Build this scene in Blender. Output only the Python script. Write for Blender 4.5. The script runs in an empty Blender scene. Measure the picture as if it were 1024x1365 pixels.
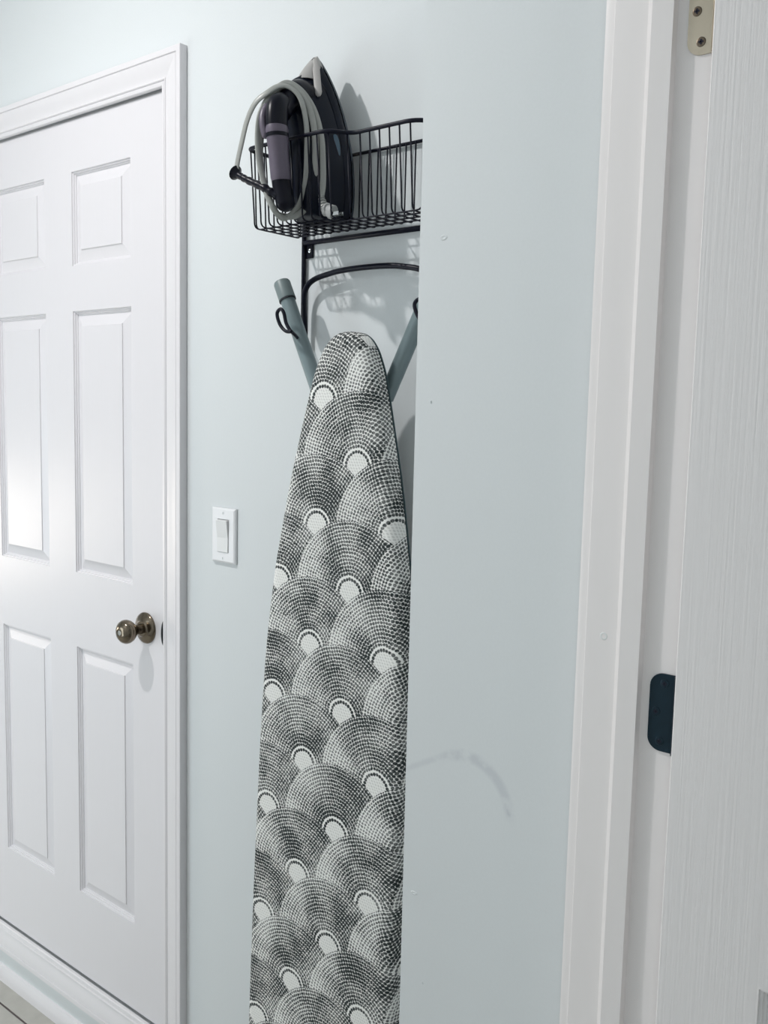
import bpy, math, random
from mathutils import Vector, Matrix
random.seed(7)
Z0 = 1.59                      # eye height above the hall floor; all builders below measure z from the eye
sc = bpy.context.scene
COL = sc.collection

# ------------------------------------------------------------------ camera
R = ((0.7708470949126952, 0.6365979120200723, 0.0231916941240267),
     (0.08628014916152654, -0.06826584967797147, -0.9939293282866792),
     (-0.6311501343779647, 0.7681685180866428, -0.10754829471101926))
cam = bpy.data.cameras.new('camera')
cam.sensor_fit = 'HORIZONTAL'; cam.sensor_width = 36.0
cam.lens = 1249.86 / 1024 * 36.0
cam.clip_start = 0.02
co = bpy.data.objects.new('camera', cam); COL.objects.link(co)
m3 = Matrix(((R[0][0], -R[1][0], -R[2][0]), (R[0][1], -R[1][1], -R[2][1]), (R[0][2], -R[1][2], -R[2][2])))
co.matrix_world = Matrix.Translation((0, 0, Z0)) @ m3.to_4x4()
sc.camera = co

# ------------------------------------------------------------------ world, lamps, exposure
w = bpy.data.worlds.new('world'); sc.world = w; w.use_nodes = True
w.node_tree.nodes['Background'].inputs[0].default_value = (0.75, 0.9, 1.0, 1)
w.node_tree.nodes['Background'].inputs[1].default_value = 0.3
sc.view_settings.view_transform = 'Standard'
sc.view_settings.look = 'None'
sc.view_settings.gamma = 1.0
sc.view_settings.use_curve_mapping = False
sc.view_settings.exposure = 0.06

def lamp(name, kind, loc, energy, color, size=0.05, rot=None, size_y=None):
    l = bpy.data.lights.new(name, kind); l.energy = energy; l.color = color
    if kind == 'POINT': l.shadow_soft_size = size
    if kind == 'AREA':
        l.size = size
        if size_y: l.shape = 'RECTANGLE'; l.size_y = size_y
    o = bpy.data.objects.new(name, l); COL.objects.link(o)
    o.location = (loc[0], loc[1], loc[2] + Z0)
    if rot: o.rotation_euler = rot
    return o
lamp('hall_ceiling_lamp', 'POINT', (-1.68, 0.27, 1.22), 1.0, (1.0, 0.965, 0.95), 0.028)
dl = lamp('hall_ceiling_downlight', 'AREA', (-1.68, 0.27, 1.24), 16.3, (1.0, 0.975, 0.965), 0.055)
dl.data.shape = 'DISK'
lamp('room_fill_light', 'AREA', (0.95, -2.12, -0.15), 10.5, (0.92, 1.0, 0.99), 1.2, (math.pi / 2, 0, 0), 1.3)  # added soft fill from behind the camera; no window is known there
lamp('hall_side_fill_light', 'AREA', (-2.75, -0.43, -0.65), 7.6, (0.90, 0.98, 1.0), 1.1, (math.pi / 2, 0, 0), 1.3)  # added fill for the lower left, from the unseen side of the hall
lamp('hall_window_daylight', 'AREA', (-4.44, 0.15, -0.62), 4.5, (1.0, 0.90, 0.80), 0.42, (0, -math.pi / 2, 0), 0.42)

# ------------------------------------------------------------------ mesh helpers
def wloc(o):
    v = Vector((0, 0, 0))
    while o is not None:
        v += o.location; o = o.parent
    return v

def mk(name, data, mat, parent=None, smooth=False, uv=None):
    """data = (verts, faces) measured from the eye; one mesh object"""
    verts, faces = data
    verts = [(v[0], v[1], v[2] + Z0) for v in verts]
    if parent is None:
        xs = [v[0] for v in verts]; ys = [v[1] for v in verts]; zs = [v[2] for v in verts]
        org = Vector(((min(xs) + max(xs)) / 2, (min(ys) + max(ys)) / 2, min(zs)))
    else:
        org = wloc(parent)
    me = bpy.data.meshes.new(name)
    me.from_pydata([(v[0] - org[0], v[1] - org[1], v[2] - org[2]) for v in verts], [], faces)
    me.update()
    if smooth:
        me.polygons.foreach_set('use_smooth', [True] * len(me.polygons))
    if uv is not None:
        l = me.uv_layers.new(name='UVMap')
        for lp in me.loops: l.data[lp.index].uv = uv[lp.vertex_index]
    me.materials.append(mat)
    o = bpy.data.objects.new(name, me); COL.objects.link(o)
    if parent is None: o.location = org
    else: o.parent = parent
    if smooth == 'auto':
        for p in me.polygons: p.use_smooth = True
        try: me.set_sharp_from_angle(angle=math.radians(35))
        except Exception: pass
    return o

def empty(name, loc, label=None, cat=None, kind=None, group=None):
    o = bpy.data.objects.new(name, None); COL.objects.link(o)
    o.location = (loc[0], loc[1], loc[2] + Z0); o.empty_display_size = 0.05
    if label: o['label'] = label
    if cat: o['category'] = cat
    if kind: o['kind'] = kind
    if group: o['group'] = group
    return o

def tag(o, label=None, cat=None, kind=None):
    if label: o['label'] = label
    if cat: o['category'] = cat
    if kind: o['kind'] = kind
    return o

def join(*ds):
    V, F = [], []
    for v, f in ds:
        n = len(V); V += list(v); F += [tuple(i + n for i in q) for q in f]
    return V, F

def box(x0, x1, y0, y1, z0, z1, b=0.0):
    if b <= 0:
        V = [(x, y, z) for x in (x0, x1) for y in (y0, y1) for z in (z0, z1)]
        F = [(0, 1, 3, 2), (4, 6, 7, 5), (0, 4, 5, 1), (2, 3, 7, 6), (0, 2, 6, 4), (1, 5, 7, 3)]
        return V, F
    V = []; idx = {}
    def add(k, p): idx[k] = len(V); V.append(p)
    X = (x0, x1); Y = (y0, y1); Z = (z0, z1)
    for i in (0, 1):
        for j in (0, 1):
            for k in (0, 1):
                sx = b if i == 0 else -b; sy = b if j == 0 else -b; sz = b if k == 0 else -b
                add((i, j, k, 0), (X[i], Y[j] + sy, Z[k] + sz))
                add((i, j, k, 1), (X[i] + sx, Y[j], Z[k] + sz))
                add((i, j, k, 2), (X[i] + sx, Y[j] + sy, Z[k]))
    F = []
    for i in (0, 1): F.append([idx[(i, a, c, 0)] for a, c in ((0, 0), (0, 1), (1, 1), (1, 0))][::(1 if i == 0 else -1)])
    for j in (0, 1): F.append([idx[(a, j, c, 1)] for a, c in ((0, 0), (1, 0), (1, 1), (0, 1))][::(1 if j == 0 else -1)])
    for k in (0, 1): F.append([idx[(a, c, k, 2)] for a, c in ((0, 0), (0, 1), (1, 1), (1, 0))][::(1 if k == 0 else -1)])
    for j in (0, 1):
        for k in (0, 1):
            f = [idx[(0, j, k, 1)], idx[(1, j, k, 1)], idx[(1, j, k, 2)], idx[(0, j, k, 2)]]
            F.append(f if (j + k) % 2 == 1 else f[::-1])
    for i in (0, 1):
        for k in (0, 1):
            f = [idx[(i, 0, k, 0)], idx[(i, 1, k, 0)], idx[(i, 1, k, 2)], idx[(i, 0, k, 2)]]
            F.append(f if (i + k) % 2 == 0 else f[::-1])
        for j in (0, 1):
            f = [idx[(i, j, 0, 0)], idx[(i, j, 1, 0)], idx[(i, j, 1, 1)], idx[(i, j, 0, 1)]]
            F.append(f if (i + j) % 2 == 1 else f[::-1])
    for i in (0, 1):
        for j in (0, 1):
            for k in (0, 1):
                f = [idx[(i, j, k, 0)], idx[(i, j, k, 1)], idx[(i, j, k, 2)]]
                F.append(f if (i + j + k) % 2 == 0 else f[::-1])
    return V, [tuple(f) for f in F]

def catmull(P, n=6, closed=False):
    P = [Vector(p) for p in P]; out = []
    m = len(P)
    rng = range(m) if closed else range(m - 1)
    for i in rng:
        if closed: a, b, c, d = P[(i - 1) % m], P[i], P[(i + 1) % m], P[(i + 2) % m]
        else: a, b, c, d = P[max(i - 1, 0)], P[i], P[i + 1], P[min(i + 2, m - 1)]
        for k in range(n):
            t = k / n
            out.append(0.5 * ((2 * b) + (c - a) * t + (2 * a - 5 * b + 4 * c - d) * t * t + (3 * b - a - 3 * c + d) * t ** 3))
    if not closed: out.append(P[-1])
    return out

def fillet(P, r, n=5, closed=False):
    """rounds the corners of a polyline"""
    P = [Vector(p) for p in P]; m = len(P); out = []
    for i in range(m):
        if not closed and i in (0, m - 1): out.append(P[i]); continue
        a, b, c = P[i - 1], P[i], P[(i + 1) % m]
        u = (a - b); v = (c - b)
        rr = r[i] if isinstance(r, (list, tuple)) else r
        q = min(rr, u.length * 0.48, v.length * 0.48)
        if q <= 0: out.append(b); continue
        p0 = b + u.normalized() * q; p1 = b + v.normalized() * q
        for k in range(n + 1):
            t = k / n
            out.append(p0 * (1 - t) ** 2 + b * 2 * t * (1 - t) + p1 * t * t)
    return out

def tube(P, r, n=8, closed=False, flat=None, up=None):
    """r: number or per-point list; flat=(a,b) scales the two cross axes"""
    P = [Vector(p) for p in P]; m = len(P); V = []; F = []
    R_ = r if isinstance(r, (list, tuple)) else [r] * m
    t = []
    for i in range(m):
        if closed: d = P[(i + 1) % m] - P[i - 1]
        else: d = P[min(i + 1, m - 1)] - P[max(i - 1, 0)]
        t.append(d.normalized() if d.length > 1e-9 else Vector((0, 0, 1)))
    nrm = Vector(up) if up else (Vector((0, 1, 0)) if abs(t[0].y) < 0.9 else Vector((1, 0, 0)))
    for i in range(m):
        if up: nrm = Vector(up)
        nrm = (nrm - t[i] * nrm.dot(t[i]))
        if nrm.length < 1e-6: nrm = t[i].orthogonal()
        nrm.normalize()
        bi = t[i].cross(nrm)
        fa, fb = flat if flat else (1, 1)
        for k in range(n):
            a = 2 * math.pi * k / n
            V.append(tuple(P[i] + (nrm * math.cos(a) * fa + bi * math.sin(a) * fb) * R_[i]))
    for i in range(m if closed else m - 1):
        j = (i + 1) % m
        for k in range(n):
            l = (k + 1) % n
            F.append((i * n + k, i * n + l, j * n + l, j * n + k))
    if not closed:
        F.append(tuple(range(n))[::-1]); F.append(tuple((m - 1) * n + k for k in range(n)))
    return V, F

def lathe(prof, c, axis, n=32, sx=1.0):
    """prof: (distance along axis, radius)"""
    ax = Vector(axis).normalized(); u = ax.orthogonal().normalized(); v = ax.cross(u); V = []; F = []
    c = Vector(c)
    for d, r in prof:
        for k in range(n):
            a = 2 * math.pi * k / n
            V.append(tuple(c + ax * d + (u * math.cos(a) + v * math.sin(a)) * max(r, 1e-5)))
    for i in range(len(prof) - 1):
        for k in range(n):
            l = (k + 1) % n
            F.append((i * n + k, i * n + l, (i + 1) * n + l, (i + 1) * n + k))
    F.append(tuple(range(n))[::-1]); F.append(tuple((len(prof) - 1) * n + k for k in range(n)))
    return V, F

# ------------------------------------------------------------------ materials
def principled(name, color, rough=0.5, metal=0.0, coat=0.0, spec=None):
    m = bpy.data.materials.new(name); m.use_nodes = True
    b = m.node_tree.nodes['Principled BSDF']
    b.inputs['Base Color'].default_value = (*color, 1)
    b.inputs['Roughness'].default_value = rough
    b.inputs['Metallic'].default_value = metal
    if coat: b.inputs['Coat Weight'].default_value = coat; b.inputs['Coat Roughness'].default_value = 0.15
    if spec is not None: b.inputs['Specular IOR Level'].default_value = spec
    return m

def add_noise(m, scale=40, bump=0.15, dist=0.001, stretch=(1, 1, 1), vary=0.03, detail=3, space='Object'):
    nt = m.node_tree; N = nt.nodes; L = nt.links
    b = N['Principled BSDF']; base = tuple(b.inputs['Base Color'].default_value)
    tc = N.new('ShaderNodeTexCoord'); mp = N.new('ShaderNodeMapping'); mp.inputs['Scale'].default_value = stretch
    nz = N.new('ShaderNodeTexNoise'); nz.inputs['Scale'].default_value = scale; nz.inputs['Detail'].default_value = detail
    L.new(tc.outputs[space], mp.inputs[0]); L.new(mp.outputs[0], nz.inputs[0])
    if bump:
        bp = N.new('ShaderNodeBump'); bp.inputs['Strength'].default_value = bump; bp.inputs['Distance'].default_value = dist
        L.new(nz.outputs[0], bp.inputs['Height']); L.new(bp.outputs[0], b.inputs['Normal'])
    if vary:
        rp = N.new('ShaderNodeMix'); rp.data_type = 'RGBA'
        lo = tuple(c * (1 - vary) for c in base[:3]) + (1,); hi = tuple(min(1, c * (1 + vary)) for c in base[:3]) + (1,)
        rp.inputs['A'].default_value = lo; rp.inputs['B'].default_value = hi
        L.new(nz.outputs[0], rp.inputs['Factor']); L.new(rp.outputs['Result'], b.inputs['Base Color'])
    return m

WALL_C = (0.725, 0.762, 0.775)
M_wall = add_noise(principled('wall_paint', WALL_C, 0.62, spec=0.3), 260, 0.05, 0.0006, vary=0.02)
M_ceil = add_noise(principled('ceiling_paint', (0.8, 0.82, 0.83), 0.9), 90, 0.2, 0.001)
M_trim = add_noise(principled('trim_gloss_white', (0.81, 0.795, 0.815), 0.33), 60, 0.04, 0.0005, (1, 1, 0.15), vary=0.01)
M_jamb = add_noise(principled('jamb_white', (0.88, 0.85, 0.845), 0.42), 70, 0.05, 0.0005, (1, 1, 0.15), vary=0.015)
M_door = add_noise(principled('door_white', (0.79, 0.775, 0.80), 0.34), 190, 0.10, 0.0006, (1, 1, 0.05), vary=0.012, detail=5)
M_door2 = add_noise(principled('door_grained_white', (0.90, 0.875, 0.875), 0.5), 330, 0.55, 0.0010, (1, 1, 0.012), vary=0.035, detail=3)
M_knob = add_noise(principled('aged_brass', (0.20, 0.165, 0.125), 0.17, 1.0), 30, 0, vary=0.15)
M_brass = add_noise(principled('satin_brass', (0.56, 0.50, 0.40), 0.3, 1.0), 40, 0.03, vary=0.06)
M_bronze = add_noise(principled('dark_bronze', (0.012, 0.03, 0.045), 0.4, 0.6), 60, 0.05, vary=0.2)
M_screw = add_noise(principled('screw_dark_brass', (0.16, 0.13, 0.1), 0.4, 1.0), 60, 0, vary=0.1)
M_slot = add_noise(principled('screw_recess', (0.01, 0.012, 0.03), 0.7), 60, 0, vary=0.2)
M_wire = add_noise(principled('black_coated_wire', (0.004, 0.005, 0.014), 0.36, spec=0.22), 120, 0.05, vary=0.2)
M_tube = add_noise(principled('grey_enamelled_steel', (0.20, 0.26, 0.275), 0.36, 0.25), 50, 0.02, vary=0.03)
M_tubedk = add_noise(principled('dark_leg_steel', (0.06, 0.10, 0.11), 0.4, 0.3), 50, 0.02, vary=0.05)
M_cap = add_noise(principled('grey_rubber_cap', (0.19, 0.24, 0.245), 0.42), 50, 0.05, vary=0.05)
M_band = add_noise(principled('cap_rim_black', (0.01, 0.014, 0.02), 0.5), 50, 0, vary=0.1)
M_swp = add_noise(principled('switch_plastic', (0.87, 0.88, 0.90), 0.3), 50, 0.02, vary=0.01)
M_swr = add_noise(principled('rocker_plastic', (0.80, 0.81, 0.81), 0.32), 50, 0.02, vary=0.01)
M_navy = add_noise(principled('iron_navy_shell', (0.0035, 0.006, 0.015), 0.3, spec=0.2), 20, 0, vary=0.2)
M_black = add_noise(principled('iron_black_plastic', (0.003, 0.0035, 0.010), 0.33, spec=0.22), 40, 0.04, vary=0.2)
M_grip = add_noise(principled('iron_grip_purple', (0.13, 0.11, 0.15), 0.38), 160, 0.06, 0.0004, vary=0.06)
M_sole = add_noise(principled('soleplate_steel', (0.05, 0.06, 0.075), 0.3, 1.0), 40, 0, vary=0.1)
M_nose = add_noise(principled('iron_nose_grey', (0.40, 0.39, 0.38), 0.42), 40, 0.03, vary=0.05)
M_tank = add_noise(principled('iron_tank_window', (0.03, 0.075, 0.12), 0.18, coat=0.5), 20, 0, vary=0.2)
M_cord = add_noise(principled('grey_cord', (0.38, 0.39, 0.37), 0.36), 200, 0.05, vary=0.06)
M_plug = add_noise(principled('grey_plug', (0.36, 0.37, 0.37), 0.5), 100, 0.05, vary=0.05)
M_chrome = add_noise(principled('chrome', (0.6, 0.62, 0.62), 0.12, 1.0), 40, 0, vary=0.03)
M_tile = add_noise(principled('beige_floor_tile', (0.50, 0.49, 0.45), 0.5), 30, 0.05, 0.0006, vary=0.12)
M_grout = add_noise(principled('dark_grout', (0.13, 0.11, 0.11), 0.9), 200, 0.3, vary=0.2)
M_floor2 = add_noise(principled('beige_carpet', (0.42, 0.38, 0.33), 0.95), 300, 0.5, vary=0.2)
M_plaster = add_noise(principled('white_filler', (0.86, 0.88, 0.88), 0.8), 300, 0.3, vary=0.03)
M_dent = add_noise(principled('dent_shade', (0.26, 0.30, 0.31), 0.8), 300, 0.3, vary=0.1)
M_pane = principled('window_daylight_pane', (1, 0.95, 0.9), 0.4)
_b = M_pane.node_tree.nodes['Principled BSDF']
_b.inputs['Emission Color'].default_value = (1.0, 0.90, 0.80, 1); _b.inputs['Emission Strength'].default_value = 4.0

M_pane2 = principled('fill_glow_pane', (0.8, 0.9, 1.0), 0.4)  # glowing surface for the two invented fill windows
_b = M_pane2.node_tree.nodes['Principled BSDF']
_b.inputs['Emission Color'].default_value = (0.85, 0.95, 1.0, 1); _b.inputs['Emission Strength'].default_value = 1.0

class E:
    """small expression builder over Math nodes"""
    nt = None
    def __init__(s, o): s.o = o
    @staticmethod
    def m(op, *a):
        n = E.nt.nodes.new('ShaderNodeMath'); n.operation = op
        for i, x in enumerate(a):
            if isinstance(x, E): E.nt.links.new(x.o, n.inputs[i])
            else: n.inputs[i].default_value = float(x)
        return E(n.outputs[0])
    def __add__(s, b): return E.m('ADD', s, b)
    __radd__ = __add__
    def __sub__(s, b): return E.m('SUBTRACT', s, b)
    def __rsub__(s, b): return E.m('SUBTRACT', b, s)
    def __mul__(s, b): return E.m('MULTIPLY', s, b)
    __rmul__ = __mul__
    def __truediv__(s, b): return E.m('DIVIDE', s, b)
    def __rtruediv__(s, b): return E.m('DIVIDE', b, s)
def ss(x, a, b):
    """smooth 0..1 ramp between a and b"""
    n = E.nt.nodes.new('ShaderNodeMapRange'); n.interpolation_type = 'SMOOTHSTEP'
    E.nt.links.new(x.o, n.inputs[0]); n.inputs[1].default_value = a; n.inputs[2].default_value = b
    return E(n.outputs[0])
def mixf(a, b, t): return a + (b - a) * t

def fabric_material():
    """white cotton printed with overlapping fans made of rings of grey dots (units: mm on the UV map)"""
    m = bpy.data.materials.new('fan_print_cotton'); m.use_nodes = True
    nt = m.node_tree; E.nt = nt; b = nt.nodes['Principled BSDF']
    b.inputs['Roughness'].default_value = 0.85; b.inputs['Specular IOR Level'].default_value = 0.2
    uv = nt.nodes.new('ShaderNodeUVMap'); uv.uv_map = 'UVMap'
    sp = nt.nodes.new('ShaderNodeSeparateXYZ')
    # hand-printed wobble
    nz = nt.nodes.new('ShaderNodeTexNoise'); nz.inputs['Scale'].default_value = 140; nz.inputs['Detail'].default_value = 0
    nt.links.new(uv.outputs[0], nz.inputs[0])
    s0 = nt.nodes.new('ShaderNodeVectorMath'); s0.operation = 'SUBTRACT'; s0.inputs[1].default_value = (.5, .5, .5)
    nt.links.new(nz.outputs['Color'], s0.inputs[0])
    s1 = nt.nodes.new('ShaderNodeVectorMath'); s1.operation = 'SCALE'; s1.inputs['Scale'].default_value = 0.0022
    nt.links.new(s0.outputs[0], s1.inputs[0])
    s2 = nt.nodes.new('ShaderNodeVectorMath'); s2.operation = 'ADD'
    nt.links.new(uv.outputs[0], s2.inputs[0]); nt.links.new(s1.outputs[0], s2.inputs[1])
    nt.links.new(s2.outputs[0], sp.inputs[0])
    x = E(sp.outputs[0]) * 1000.0; z = E(sp.outputs[1]) * 1000.0
    ROW, PER, RAD = 101.8, 160.0, 118.0
    t = (13.0 - z) / ROW
    i1 = E.m('FLOOR', t + (RAD / ROW))
    def fan(i):
        h = (i - t) * ROW
        ch = E.m('SQRT', E.m('MAXIMUM', RAD * RAD - h * h, 0.0))
        x0 = i * 74.5 - 1038.0
        k = E.m('FLOOR', (x + ch - x0) / PER)
        dx = x - (x0 + k * PER)
        ins = E.m('LESS_THAN', dx, ch)
        return h, dx, ins, k
    h1, d1, in1, k1 = fan(i1)
    i2 = i1 - 1.0
    h2, d2, _, k2 = fan(i2)
    h = mixf(h2, h1, in1); dx = mixf(d2, d1, in1); fid = mixf(i2 * 3.1 + k2 * 1.7, i1 * 3.1 + k1 * 1.7, in1)
    r = E.m('SQRT', h * h + dx * dx)
    th = E.m('ARCTAN2', dx, h)
    def dots(rc, n, ph, dr):
        a = E.m('FRACT', th * (n / 6.2831853) + ph) - 0.5
        arc = a * (6.2831853 * rc) / n
        return E.m('SQRT', arc * arc + dr * dr)
    P = 5.72
    mi = E.m('FLOOR', (r - (32.6 - P / 2)) / P)
    rc = mi * P + 32.6
    n = E.m('ROUND', rc * (6.2831853 / 5.5))
    dd = dots(rc, n, E.m('FRACT', mi * 0.37 + fid), r - rc)
    blob = nt.nodes.new('ShaderNodeTexNoise'); blob.inputs['Scale'].default_value = 17; blob.inputs['Detail'].default_value = 2
    nt.links.new(uv.outputs[0], blob.inputs[0])
    bl = ss(E(blob.outputs[0]), 0.32, 0.68)
    fine = nt.nodes.new('ShaderNodeTexNoise'); fine.inputs['Scale'].default_value = 260; fine.inputs['Detail'].default_value = 0
    nt.links.new(uv.outputs[0], fine.inputs[0]); fn = E(fine.outputs[0])
    # the left flank of each fan is printed lighter than its crown and right side
    left = ss(dx * -1.0, 20.0, 95.0)
    rad = 2.45 + bl * 0.45 - left * 0.55 + (fn - 0.5) * 0.9
    edge = dd - rad
    ringd = 1.0 - ss(edge, -0.45, 0.55)
    outer = E.m('GREATER_THAN', mi, -0.5)
    ringd = ringd * outer
    # dark ring round the little moon
    rr = 23.8; n0 = 26.0
    d0 = dots(E.m('ADD', r * 0.0, rr), n0, fid, r - rr)
    moonring = (1.0 - ss(d0 - 2.75, -0.5, 0.6)) * E.m('LESS_THAN', r, 28.5)
    # faint dots in the moon
    def grid(v, p): return (E.m('FRACT', v / p) - 0.5) * p
    gx = grid(dx + h * 0.5, 5.4); gz = grid(h, 4.7)
    gm = (1.0 - ss(E.m('SQRT', gx * gx + gz * gz), 1.2, 2.3)) * E.m('LESS_THAN', r, 20.5) * 0.22
    dark = E.m('MINIMUM', ringd + moonring, 1.0)
    tone = 0.83 + bl * 0.22 - left * 0.16 + (fn - 0.5) * 0.5
    # between the dots the ink bleeds a little where the fan is dark
    bleed = outer * bl * (1.0 - left) * 0.16
    fac = E.m('MINIMUM', E.m('MAXIMUM', dark * tone, E.m('MAXIMUM', bleed, gm)), 1.0)
    mx = nt.nodes.new('ShaderNodeMix'); mx.data_type = 'RGBA'
    mx.inputs['A'].default_value = (0.93, 0.935, 0.91, 1); mx.inputs['B'].default_value = (0.030, 0.039, 0.040, 1)
    nt.links.new(fac.o, mx.inputs['Factor']); nt.links.new(mx.outputs['Result'], b.inputs['Base Color'])
    wv = nt.nodes.new('ShaderNodeTexNoise'); wv.inputs['Scale'].default_value = 900
    nt.links.new(uv.outputs[0], wv.inputs[0])
    bp = nt.nodes.new('ShaderNodeBump'); bp.inputs['Strength'].default_value = 0.2; bp.inputs['Distance'].default_value = 0.0006
    nt.links.new(wv.outputs[0], bp.inputs['Height']); nt.links.new(bp.outputs[0], b.inputs['Normal'])
    return m
M_fabric = fabric_material()

def scuffed_wall():
    """same paint as the hall wall, with one grey arc-shaped scuff rubbed on it (object space metres)"""
    m = add_noise(principled('wall_paint_scuffed', WALL_C, 0.62, spec=0.3), 260, 0.05, 0.0006, vary=0.02)
    nt = m.node_tree; E.nt = nt; b = nt.nodes['Principled BSDF']
    tc = nt.nodes.new('ShaderNodeTexCoord'); sp = nt.nodes.new('ShaderNodeSeparateXYZ')
    geo = nt.nodes.new('ShaderNodeNewGeometry'); nt.links.new(geo.outputs['Position'], sp.inputs[0])
    X = E(sp.outputs[0]) + 0.700; Z = E(sp.outputs[2]) - (Z0 - 0.548)
    ex = X / 0.072; ez = Z / 0.076
    rr = E.m('SQRT', ex * ex + ez * ez)
    ring = 1.0 - ss(E.m('ABSOLUTE', rr - 1.0), 0.03, 0.16)
    up = ss(ez, -0.1, 0.35) * ss(ex, -0.75, -0.1)
    nz = nt.nodes.new('ShaderNodeTexNoise'); nz.inputs['Scale'].default_value = 55
    nt.links.new(tc.outputs['Object'], nz.inputs[0])
    tail = (1.0 - ss(E.m('ABSOLUTE', Z - X * 0.55 - 0.088), 0.001, 0.008)) * (1.0 - ss(X, -0.05, -0.01)) * ss(X, -0.12, -0.09)
    tip = (1.0 - ss(E.m('SQRT', (X - 0.071) * (X - 0.071) * 3.0 + (Z - 0.018) * (Z - 0.018)), 0.002, 0.010)) * 0.8
    mask = E.m('MINIMUM', ring * up * 0.75 + tail * 0.45 + tip, 1.0) * ss(E(nz.outputs[0]), 0.25, 0.6) * 0.36
    src = b.inputs['Base Color'].links[0].from_socket
    mx = nt.nodes.new('ShaderNodeMix'); mx.data_type = 'RGBA'
    mx.inputs['B'].default_value = (0.33, 0.35, 0.42, 1)
    nt.links.new(mask.o, mx.inputs['Factor']); nt.links.new(src, mx.inputs['A'])
    nt.links.new(mx.outputs['Result'], b.inputs['Base Color'])
    return m
M_scuff = scuffed_wall()

# ------------------------------------------------------------------ room shell
D = 1.24          # hall wall
FH = -1.59        # hall floor
FR = -1.40        # floor of the room the camera stands in
CH = 1.30         # ceiling
def struct(name, data, mat, **k): return tag(mk(name, data, mat, **k), kind='structure')

# hall wall with an opening for the left door
ox0, ox1, oz0, oz1 = -2.45, -1.618, -1.432, 0.652
wb = empty('wall_back', (-2.5, D, FH), kind='structure')
mk('wall_face', join(box(-4.5, ox0, D, D + 0.12, FH, CH), box(ox1, -0.39, D, D + 0.12, FH, CH),
                     box(ox0, ox1, D, D + 0.12, oz1, CH), box(ox0, ox1, D, D + 0.12, FH, oz0)), M_wall, wb)
struct('wall_right', box(-0.806, -0.503, 1.045, 1.238, FH, CH), M_scuff)            # boxed-out wall beside the doorway
wd = empty('wall_doorway', (-0.45, 0.6, FH), kind='structure')
mk('wall_face', join(box(-0.503, -0.39, 1.016, 1.238, FH, CH), box(-0.503, -0.39, -0.45, 0.17, FH, CH),
                     box(-0.503, -0.39, 0.17, 1.016, 0.67, CH)), M_wall, wd)
wf = empty('wall_front', (-2.5, -0.5, FH), kind='structure')
mk('wall_face', join(box(-4.5, -3.32, -0.57, -0.45, FH, CH), box(-2.18, -0.503, -0.57, -0.45, FH, CH), box(-3.32, -2.18, -0.57, -0.45, FH, -1.32), box(-3.32, -2.18, -0.57, -0.45, 0.02, CH)), M_wall, wf)
w3 = empty('hall_fill_window', (-2.75, -0.52, -1.32), kind='structure')  # invented window out of view, put in to carry the hall side fill
mk('window_frame', join(box(-3.34, -3.30, -0.56, -0.44, -1.34, 0.04), box(-2.20, -2.16, -0.56, -0.44, -1.34, 0.04), box(-3.30, -2.20, -0.56, -0.44, -1.34, -1.30), box(-3.30, -2.20, -0.56, -0.44, 0.0, 0.04)), M_trim, w3)
mk('window_pane', box(-3.30, -2.20, -0.55, -0.54, -1.30, 0.0), M_pane2, w3)
wl = empty('wall_left', (-4.5, 0.4, FH), kind='structure')
mk('wall_face', join(box(-4.62, -4.5, -0.57, -0.12, FH, CH), box(-4.62, -4.5, 0.42, D + 0.12, FH, CH),
                     box(-4.62, -4.5, -0.12, 0.42, FH, -0.9), box(-4.62, -4.5, -0.12, 0.42, -0.34, CH)), M_wall, wl)
w1 = empty('window_1', (-4.56, 0.15, -0.9), kind='structure')
mk('window_frame', join(box(-4.58, -4.47, -0.14, -0.11, -0.92, -0.32), box(-4.58, -4.47, 0.41, 0.44, -0.92, -0.32),
                        box(-4.58, -4.47, -0.11, 0.41, -0.92, -0.89), box(-4.58, -4.47, -0.11, 0.41, -0.35, -0.32)), M_trim, w1)
mk('window_pane', box(-4.56, -4.55, -0.11, 0.41, -0.89, -0.35), M_pane, w1)
struct('ceiling', box(-4.62, 2.6, -2.2, D + 0.12, CH, CH + 0.1), M_ceil)
fl = empty('floor', (-2.3, 0.4, FH - 0.1), kind='structure')
mk('grout_bed', box(-4.5, -0.39, -0.45, D, FH - 0.1, FH - 0.003), M_grout, fl)
T = 0.305; gl = 0.006
ytop = 1.178
for j in range(6):
    y1 = D if j == 0 else ytop - (j - 1) * T - gl / 2
    y0 = ytop + gl / 2 if j == 0 else max(ytop - j * T + gl / 2, -0.45)
    for i in range(14):
        x0 = -4.49 + i * T; x1 = min(x0 + T - gl, -0.51)
        if x1 - x0 < 0.02 or y1 - y0 < 0.01: continue
        mk('tile', box(x0, x1, y0, y1, FH - 0.02, FH, 0.0012), M_tile, fl)
struct('floor_room', box(-0.503, 2.6, -2.2, 1.14, FR - 0.1, FR), M_floor2)
struct('wall_room_far', box(-0.39, 2.6, 1.04, 1.14, FR, CH), M_wall)
struct('wall_room_right', box(2.5, 2.6, -2.2, 1.04, FR, CH), M_wall)
wn = empty('wall_room_near', (1.0, -2.2, FR), kind='structure')
mk('wall_face', join(box(-0.503, 0.33, -2.3, -2.2, FR, CH), box(1.57, 2.5, -2.3, -2.2, FR, CH), box(0.33, 1.57, -2.3, -2.2, FR, -0.82), box(0.33, 1.57, -2.3, -2.2, 0.52, CH)), M_wall, wn)
w2 = empty('room_fill_window', (0.95, -2.25, -0.82), kind='structure')  # invented window behind the camera, put in to carry the room fill
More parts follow.
